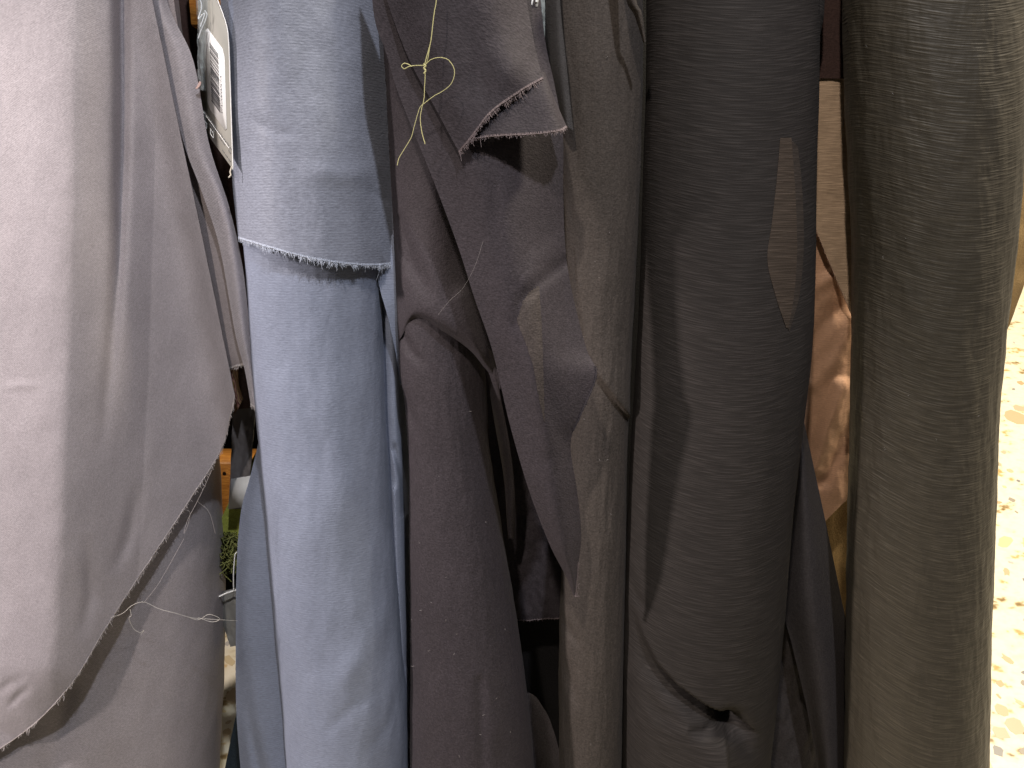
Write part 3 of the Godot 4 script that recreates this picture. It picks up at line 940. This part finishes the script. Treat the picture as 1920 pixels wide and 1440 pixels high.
func lint(b: Dictionary, n: int, x0: float, x1: float, y0: float, y1: float, mat: Material, parent: Node):
	var st := SurfaceTool.new()
	st.begin(Mesh.PRIMITIVE_TRIANGLES)
	for i in n:
		var px := rng.randf_range(x0, x1)
		var py := rng.randf_range(y0, y1)
		var q := P(px, py, front(b, px, py) + 0.0012)
		var a := rng.randf() * TAU
		var d := Vector3(cos(a), sin(a), 0) * rng.randf_range(0.0006, 0.0026)
		strand(st, [q, q + d * 0.5 + Vector3(rng.randfn(0, 0.0003), rng.randfn(0, 0.0003), 0.0006), q + d], 0.00013, 0.0001, 3)
	var o := part("lint", st.commit(), mat, parent)
	o.set_meta("kind", "stuff")

func make_umber_bolt():
	var t := thing("umber_bolt", "narrow brown grey bolt between the plum bolt and the charcoal crinkled bolt", "fabric bolt")
	part("roll", tube(b_umber, 150, 420, [crease("step", [1180, 782, 1150, 745, 1118, 702, 1094, 652, 1085, 560], 0.009, 70, 1.0, 0.2), crease("soft", [1060, 1230, 1075, 1300, 1085, 1330], -0.003, 9, 0.0, 0.0), crease("soft", [1052, 1150, 1070, 1190, 1090, 1215], -0.003, 8, 0.0, 0.0)], 0.0008), M.umber, t)
	lint(b_umber, 12, 1070, 1170, 40, 1400, M.lint, t)
	var s := sheet([V([1012, -160, -0.045, 1018, 0, -0.045, 1026, 120, -0.045, 1045, 215, -0.045]), V([1035, -160, -0.032, 1040, 0, -0.032, 1048, 120, -0.03, 1062, 235, -0.03]), V([1045, -160, -0.03, 1050, 0, -0.03, 1062, 120, -0.028, 1075, 245, -0.03])], 60, 24)
	part("twill_edge", s.mesh, M.umber_twill, t, "darker diagonal twill edge beside the plum flap")
	s = sheet([V([1150, -160, -0.01, 1172, -10, -0.012, 1190, 30, -0.014, 1206, 80, -0.02]), V([1188, -160, -0.004, 1192, -10, -0.006, 1204, 25, -0.01, 1211, 78, -0.018])], 40, 16, {"bulge": 0.004})
	part("folded_edge", s.mesh, M.umber, t)

func make_charcoal_bolt():
	var t := thing("charcoal_bolt", "charcoal crinkled bolt, second from the right, with a deep fold at its foot", "fabric bolt")
	var cs := [crease("step", [1185, 1130, 1205, 1195, 1232, 1248, 1270, 1290, 1320, 1326, 1368, 1350], -0.022, 34, 0.0, 1.0), crease("step", [1366, 1372, 1364, 1420, 1362, 1480], 0.012, 60, 0.0, 1.0), crease("soft", [1372, 1362, 1392, 1384, 1396, 1400], -0.02, 22, 1.0, 0.3), crease("soft", [1290, 1374, 1320, 1380, 1345, 1374], -0.004, 7, 0.0, 0.0),
		crease("soft", [1200, 1280, 1235, 1340, 1290, 1370], -0.003, 14, 0.0, 0.0), crease("soft", [1185, 1090, 1195, 1120, 1210, 1150], -0.003, 8, 0.0, 0.0)]
	part("roll", tube(b_char, 220, 460, cs, 0.0003, 0.03), M.charcoal, t)
	# opaque wedge: the lit brown cloth showing through is painted into its colour
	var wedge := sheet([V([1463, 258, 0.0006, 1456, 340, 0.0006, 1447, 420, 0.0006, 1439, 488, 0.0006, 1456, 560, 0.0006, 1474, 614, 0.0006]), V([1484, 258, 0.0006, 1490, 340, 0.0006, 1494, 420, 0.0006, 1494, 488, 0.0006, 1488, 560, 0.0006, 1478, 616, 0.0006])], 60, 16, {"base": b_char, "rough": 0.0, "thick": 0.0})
	part("painted_light_wedge", wedge.mesh, M.painted_light_brown, t, "brown wedge near the right edge, lit cloth showing through painted as opaque colour")
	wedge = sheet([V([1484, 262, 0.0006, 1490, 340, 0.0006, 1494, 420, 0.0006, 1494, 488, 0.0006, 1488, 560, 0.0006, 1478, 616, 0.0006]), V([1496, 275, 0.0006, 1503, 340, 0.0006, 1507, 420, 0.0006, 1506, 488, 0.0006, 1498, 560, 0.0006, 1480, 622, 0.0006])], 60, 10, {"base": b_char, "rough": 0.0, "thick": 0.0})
	part("painted_light_wedge", wedge.mesh, M.painted_light_edge, t, "fainter right-hand edge of the painted brown wedge of light")  # fading border of that light, in a colour between wedge and roll
	# its loose layer flaring out behind, low at the right
	var s := sheet([V([1494, 770, -0.10, 1480, 950, -0.10, 1466, 1120, -0.10, 1485, 1210, -0.09, 1512, 1325, -0.085, 1535, 1450, -0.085, 1550, 1580, -0.085]), V([1500, 770, -0.09, 1510, 950, -0.08, 1520, 1120, -0.072, 1535, 1210, -0.07, 1550, 1325, -0.07, 1560, 1450, -0.07, 1566, 1580, -0.07]),
		V([1503, 770, -0.10, 1542, 950, -0.10, 1577, 1120, -0.10, 1596, 1210, -0.10, 1606, 1325, -0.10, 1606, 1450, -0.10, 1604, 1580, -0.10])], 160, 60)
	part("flared_layer", s.mesh, M.charcoal_plain, t)
	s = sheet([V([1420, 1150, -0.12, 1430, 1300, -0.12, 1430, 1580, -0.12]), V([1480, 1150, -0.11, 1485, 1300, -0.11, 1490, 1580, -0.11]), V([1560, 1150, -0.13, 1560, 1300, -0.13, 1560, 1580, -0.13])], 60, 40, {"rough": 0.006, "grain": 20})
	part("inner_layer", s.mesh, M.charcoal_plain, t)
	s = sheet([V([1522, -160, -0.07, 1524, 0, -0.07, 1524, 50, -0.07, 1518, 110, -0.072]), V([1546, -160, -0.075, 1546, 0, -0.075, 1541, 50, -0.078, 1526, 112, -0.08])], 60, 16, {"bulge": 0.008})
	part("curled_edge", s.mesh, M.charcoal, t)

func make_olive_bolt():
	var t := thing("olive_bolt", "olive brown crinkled bolt at the right, beside the terrazzo floor", "fabric bolt")
	part("roll", tube(b_olive, 320, 420, [], 0.0012, 0.04), M.olive, t)
	lint(b_olive, 10, 1620, 1840, 60, 1400, M.lint, t)

# ---------------------------------------------------------------- tags and threads
func thread_mesh(lines: Array, r: float) -> Mesh:
	var st := SurfaceTool.new()
	st.begin(Mesh.PRIMITIVE_TRIANGLES)
	for c in lines:
		var pts := []
		var n: int = c.size() * 8
		for i in n + 1:
			var q := curve_at(c, float(i) / n)
			pts.append(P(q.x, q.y, q.z) + Vector3(1, 1, 0.5) * 0.0002 * wob.get_noise_1d(i * 0.9 + c[0].x))
		strand(st, pts, r, r, 5)
	return st.commit()

func poly_card(pts: Array, thick: float) -> ArrayMesh:      # a flat card through layout points, fan from the first
	var st := SurfaceTool.new()
	st.begin(Mesh.PRIMITIVE_TRIANGLES)
	var v := []
	for q in pts:
		v.append(P(q.x, q.y, q.z))
	var n: Vector3 = (v[2] - v[0]).cross(v[1] - v[0]).normalized()
	for k in range(1, v.size() - 1):
		for q in [v[0], v[k], v[k + 1]]: st.add_vertex(q)
		for q in [v[0] - n * thick, v[k + 1] - n * thick, v[k] - n * thick]: st.add_vertex(q)
	for k in v.size():
		var a: Vector3 = v[k]
		var b: Vector3 = v[(k + 1) % v.size()]
		for q in [a, a - n * thick, b, b, a - n * thick, b - n * thick]: st.add_vertex(q)
	st.generate_normals()
	return st.commit()

func make_tags_and_threads():
	var card := plain(lin(0.33, 0.32, 0.29), 0.6)
	var white := plain(lin(0.8, 0.8, 0.8), 0.5)
	var ink := plain(lin(0.03, 0.03, 0.035), 0.6)
	var clear := StandardMaterial3D.new()
	clear.albedo_color = Color(0.9, 0.95, 0.97, 0.22)
	clear.transparency = BaseMaterial3D.TRANSPARENCY_ALPHA
	clear.roughness = 0.12
	clear.cull_mode = BaseMaterial3D.CULL_DISABLED
	# grey swing tag with a bar code
	var t := thing("swing_tag", "grey card swing tag with a white bar code sticker, hanging left of the blue bolt", "tag")
	# card plane: a corner, a step across, a step down (layout units and depth)
	var o := Vector3(370, -30, -0.062)
	var ax := Vector3(58, 80, 0.036)
	var ay := Vector3(9, 268, 0.0)
	var on := func(u: float, v: float, up := 0.0) -> Vector3:
		return o + ax * u + ay * v + Vector3(-0.4 * up, 0, 0.0006 * up)
	part("card", poly_card([on.call(0, 0), on.call(0.62, -0.10), on.call(0.93, 0.0), on.call(1, 0.14), on.call(1, 1), on.call(0, 1)], 0.0006), card, t)
	part("edge_line", thread_mesh([[on.call(0.62, -0.1), on.call(0.93, 0.0), on.call(1, 0.14), on.call(1.0, 0.6), on.call(1, 1)]], 0.0004), white, t)
	var stick := part("sticker", poly_card([on.call(0.22, 0.26, 1), on.call(0.3, 0.22, 1), on.call(0.78, 0.22, 1), on.call(0.84, 0.26, 1), on.call(0.84, 0.76, 1), on.call(0.78, 0.79, 1), on.call(0.3, 0.79, 1), on.call(0.22, 0.76, 1)], 0.0002), white, t)
	var bars := SurfaceTool.new()
	bars.begin(Mesh.PRIMITIVE_TRIANGLES)
	var y := 0.30
	while y < 0.70:
		var w := [0.004, 0.007, 0.011][rng.randi() % 3] as float
		var q := [on.call(0.36, y, 2), on.call(0.64, y, 2), on.call(0.36, y + w, 2), on.call(0.64, y + w, 2)]
		for k in [0, 1, 2, 1, 3, 2]:
			bars.add_vertex(P(q[k].x, q[k].y, q[k].z))
		y += w + ([0.004, 0.006, 0.010][rng.randi() % 3] as float)
	bars.generate_normals()
	part("bar_code", bars.commit(), ink, stick)
	var a0: Vector3 = P(on.call(0.70, 0.43, 2).x, on.call(0.70, 0.43, 2).y, on.call(0.70, 0.43, 2).z)
	var a1: Vector3 = P(on.call(0.70, 0.70, 2).x, on.call(0.70, 0.70, 2).y, on.call(0.70, 0.70, 2).z)
	var a2: Vector3 = P(on.call(0.80, 0.43, 2).x, on.call(0.80, 0.43, 2).y, on.call(0.80, 0.43, 2).z)
	var tm := TextMesh.new()
	var font := SystemFont.new()
	font.font_names = PackedStringArray(["Droid Sans"])
	tm.font = font
	tm.font_size = 16
	tm.depth = 0.0
	tm.text = "A125090521V"
	tm.pixel_size = 0.001
	var dx := (a1 - a0).normalized()
	var dy := (a0 - a2).normalized()
	var len := tm.get_aabb().size.x
	var num := part("number", tm, ink, stick)
	num.transform = Transform3D(Basis(dx, dy, dx.cross(dy)).scaled_local(Vector3.ONE * (a1 - a0).length() / maxf(len, 0.001)), (a0 + a1) / 2)
	var prints := []
	for k in 9:
		var u0 := 0.12 + 0.1 * k
		prints.append([on.call(u0, 0.865 - 0.005 * (k % 2), 1), on.call(u0 + 0.07, 0.865, 1)])
		if k % 3 != 1:
			prints.append([on.call(u0 - 0.05, 0.90, 1), on.call(u0 + 0.03, 0.902, 1)])
	for k in 3:
		prints.append([on.call(0.66 + 0.1 * k, 0.965, 1), on.call(0.73 + 0.1 * k, 0.965, 1)])
	part("fine_print", thread_mesh(prints, 0.0003), plain(lin(0.12, 0.12, 0.12)), t)
	part("white_rule", thread_mesh([[on.call(0.03, 0.875, 1), on.call(0.9, 0.88, 1)]], 0.00022), white, t)
	for k in 2:
		var u := 0.06 + 0.22 * k
		part("care_symbol", thread_mesh([[on.call(u, 0.93, 1), on.call(u + 0.10, 0.93, 1)], [on.call(u + 0.1, 0.93, 1), on.call(u + 0.1, 0.965, 1)], [on.call(u + 0.1, 0.965, 1), on.call(u, 0.965, 1)], [on.call(u, 0.965, 1), on.call(u, 0.93, 1)]], 0.0002), white, t)
	var s := sheet([V([362, -60, -0.05, 369, 40, -0.05, 370, 120, -0.052, 374, 170, -0.056]), V([376, -60, -0.042, 378, 40, -0.044, 380, 120, -0.048, 382, 170, -0.052]), V([392, -60, -0.048, 388, 40, -0.05, 386, 120, -0.052, 386, 170, -0.056])], 80, 20, {"rough": 0.004, "grain": 60, "thick": 0.0})
	part("plastic_sleeve", s.mesh, clear, t)
	part("string", thread_mesh([V([366, -30, -0.04, 378, 10, -0.04, 372, 35, -0.04, 384, 25, -0.04, 376, 50, -0.04]), V([384, 20, -0.04, 388, 30, -0.04, 376, 60, -0.042, 372, 72, -0.043])], 0.0004), plain(lin(0.6, 0.64, 0.68)), t)
	part("thread_tail", thread_mesh([V([435, 312, -0.024, 432, 322, -0.024, 433, 328, -0.024, 429, 333, -0.024])], 0.0006), plain(lin(0.55, 0.5, 0.42)), t)
	part("pink_scrap", sheet([V([374, 152, -0.045, 370, 160, -0.045, 366, 166, -0.045]), V([377, 154, -0.044, 374, 162, -0.044, 369, 166, -0.044])], 12, 8).mesh, plain(lin(0.6, 0.42, 0.38)), t)
	# second tag, half out of the picture
	t = thing("plastic_tag", "clear plastic tag with a white clip at the top, between plum flap and umber bolt", "tag")
	part("card", poly_card(V([985, -60, -0.02, 1018, -60, -0.03, 1017, 70, -0.03, 1014, 82, -0.03, 990, 30, -0.022]), 0.0006), plain(lin(0.12, 0.125, 0.125), 0.4), t)
	part("sleeve", sheet([V([984, -60, -0.014, 989, 20, -0.014, 996, 90, -0.016]), V([1000, -60, -0.012, 1004, 20, -0.014, 1016, 110, -0.018]), V([1020, -60, -0.018, 1022, 20, -0.02, 1021, 110, -0.02])], 50, 16, {"rough": 0.004, "grain": 50, "thick": 0.0}).mesh, clear, t)
	part("clip", thread_mesh([V([1003, -20, -0.008, 999, 0, -0.008, 992, 17, -0.008, 997, 27, -0.008]), V([1001, -10, -0.008, 995, 15, -0.008])], 0.0008), white, t)
	part("pin", thread_mesh([V([1006, -30, -0.008, 1006, 4, -0.008]), V([1008, 0, -0.008, 1006, 12, -0.01])], 0.001), white, t)
	# plastic labels in the left gap
	t = thing("plastic_label", "clear plastic label with a white foot, in the dark gap left of the blue bolt", "tag")
	part("sleeve", sheet([V([436, 768, -0.10, 434, 830, -0.10, 432, 900, -0.10, 428, 955, -0.10]), V([480, 764, -0.098, 474, 830, -0.096, 468, 900, -0.097, 462, 955, -0.10])], 50, 20, {"rough": 0.003, "grain": 40}).mesh, plain(lin(0.11, 0.10, 0.10), 0.25, 0.6), t)
	part("paper_foot", poly_card(V([433, 898, -0.094, 470, 892, -0.09, 462, 950, -0.09, 428, 955, -0.094]), 0.0004), plain(lin(0.36, 0.36, 0.36)), t)
	t = thing("plastic_label", "clear hanging plastic label on a white loop, under the lime fringe", "tag")
	part("card", sheet([V([408, 1112, -0.11, 412, 1150, -0.112, 432, 1212, -0.114]), V([450, 1100, -0.105, 455, 1150, -0.106, 462, 1208, -0.112])], 30, 20, {"rough": 0.002, "grain": 40}).mesh, plain(lin(0.17, 0.17, 0.165), 0.25, 0.6), t)
	part("loop", thread_mesh([V([452, 1036, -0.09, 443, 1036, -0.09, 440, 1046, -0.09, 438, 1075, -0.092, 438, 1108, -0.095])], 0.0006), white, t)
	part("loop", thread_mesh([V([408, 1120, -0.098, 425, 1112, -0.098, 448, 1105, -0.096])], 0.0009), white, t)
	# threads
	var lime := plain(lin(0.52, 0.49, 0.24), 0.7)
	t = thing("yellow_thread", "knotted pale yellow green thread with a round loop, hanging on the plum front flap", "thread")
	var z := -0.0
	z = 0.064
	part("strand", thread_mesh([V([819, -60, z, 818, 0, z, 814, 25, z, 808, 75, z, 804, 92, z, 799, 110, z, 796, 124, z]), V([806, 84, z + 0.001, 803, 105, z + 0.001, 800, 118, z, 796, 125, z])], 0.0003), lime, t)
	part("loop", thread_mesh([V([796, 125, z, 801, 118, z, 810, 111, z, 826, 108, z, 841, 113, z, 850, 126, z, 852, 140, z, 846, 157, z, 833, 169, z, 814, 180, z, 798, 192, z, 788, 201, z, 783, 215, z, 776, 240, z, 771, 258, z, 758, 280, z, 748, 297, z, 745, 310, z])], 0.00024), lime, t)
	part("loop", thread_mesh([V([796, 124, z, 790, 123, z, 770, 124, z, 758, 129, z, 753, 124, z, 758, 119, z, 766, 121, z, 772, 125, z])], 0.00032), lime, t)
	part("strand", thread_mesh([V([796, 122, z, 797, 140, z, 796, 165, z, 795, 185, z, 791, 203, z, 788, 222, z, 791, 248, z, 797, 270, z])], 0.00026), lime, t)
	part("knot", thread_mesh([V([794, 120, z, 798, 124, z, 795, 128, z, 798, 133, z, 795, 138, z])], 0.0006), lime, t)
	t = thing("white_thread", "long pale loose thread crossing from the mauve hem towards the blue bolt", "thread")
	var pale := plain(lin(0.6, 0.57, 0.53), 0.8)
	var zz := 0.006
	part("strand", thread_mesh([V([208, 1158, 0.02, 230, 1150, 0.02, 248, 1135, 0.018, 270, 1129, 0.014, 300, 1142, 0.01, 330, 1150, 0.006, 358, 1158, 0.0, 380, 1160, -0.006, 412, 1162, -0.012, 445, 1164, -0.03])], 0.00017), pale, t)
	part("strand", thread_mesh([V([350, 1156, 0.002, 372, 1162, -0.004, 392, 1152, -0.006, 412, 1160, -0.01, 398, 1166, -0.008, 372, 1158, -0.004])], 0.00017), pale, t)
	part("strand", thread_mesh([V([244, 1142, 0.02, 246, 1154, 0.02, 242, 1160, 0.018, 250, 1178, 0.014, 262, 1186, 0.012, 270, 1182, 0.011, 264, 1190, 0.011])], 0.00017), pale, t)
	t = thing("grey_thread", "fine curling grey thread under the upper end of the slanting mauve hem", "thread")
	part("strand", thread_mesh([V([398, 880, 0.004, 375, 930, 0.004, 352, 975, 0.006, 345, 1000, 0.008, 352, 985, 0.008, 356, 960, 0.008, 340, 955, 0.01]), V([370, 940, 0.004, 392, 960, 0.0, 404, 1000, -0.006]), V([345, 1010, 0.008, 300, 1090, 0.012, 270, 1130, 0.014])], 0.00012), plain(lin(0.35, 0.32, 0.32)), t)
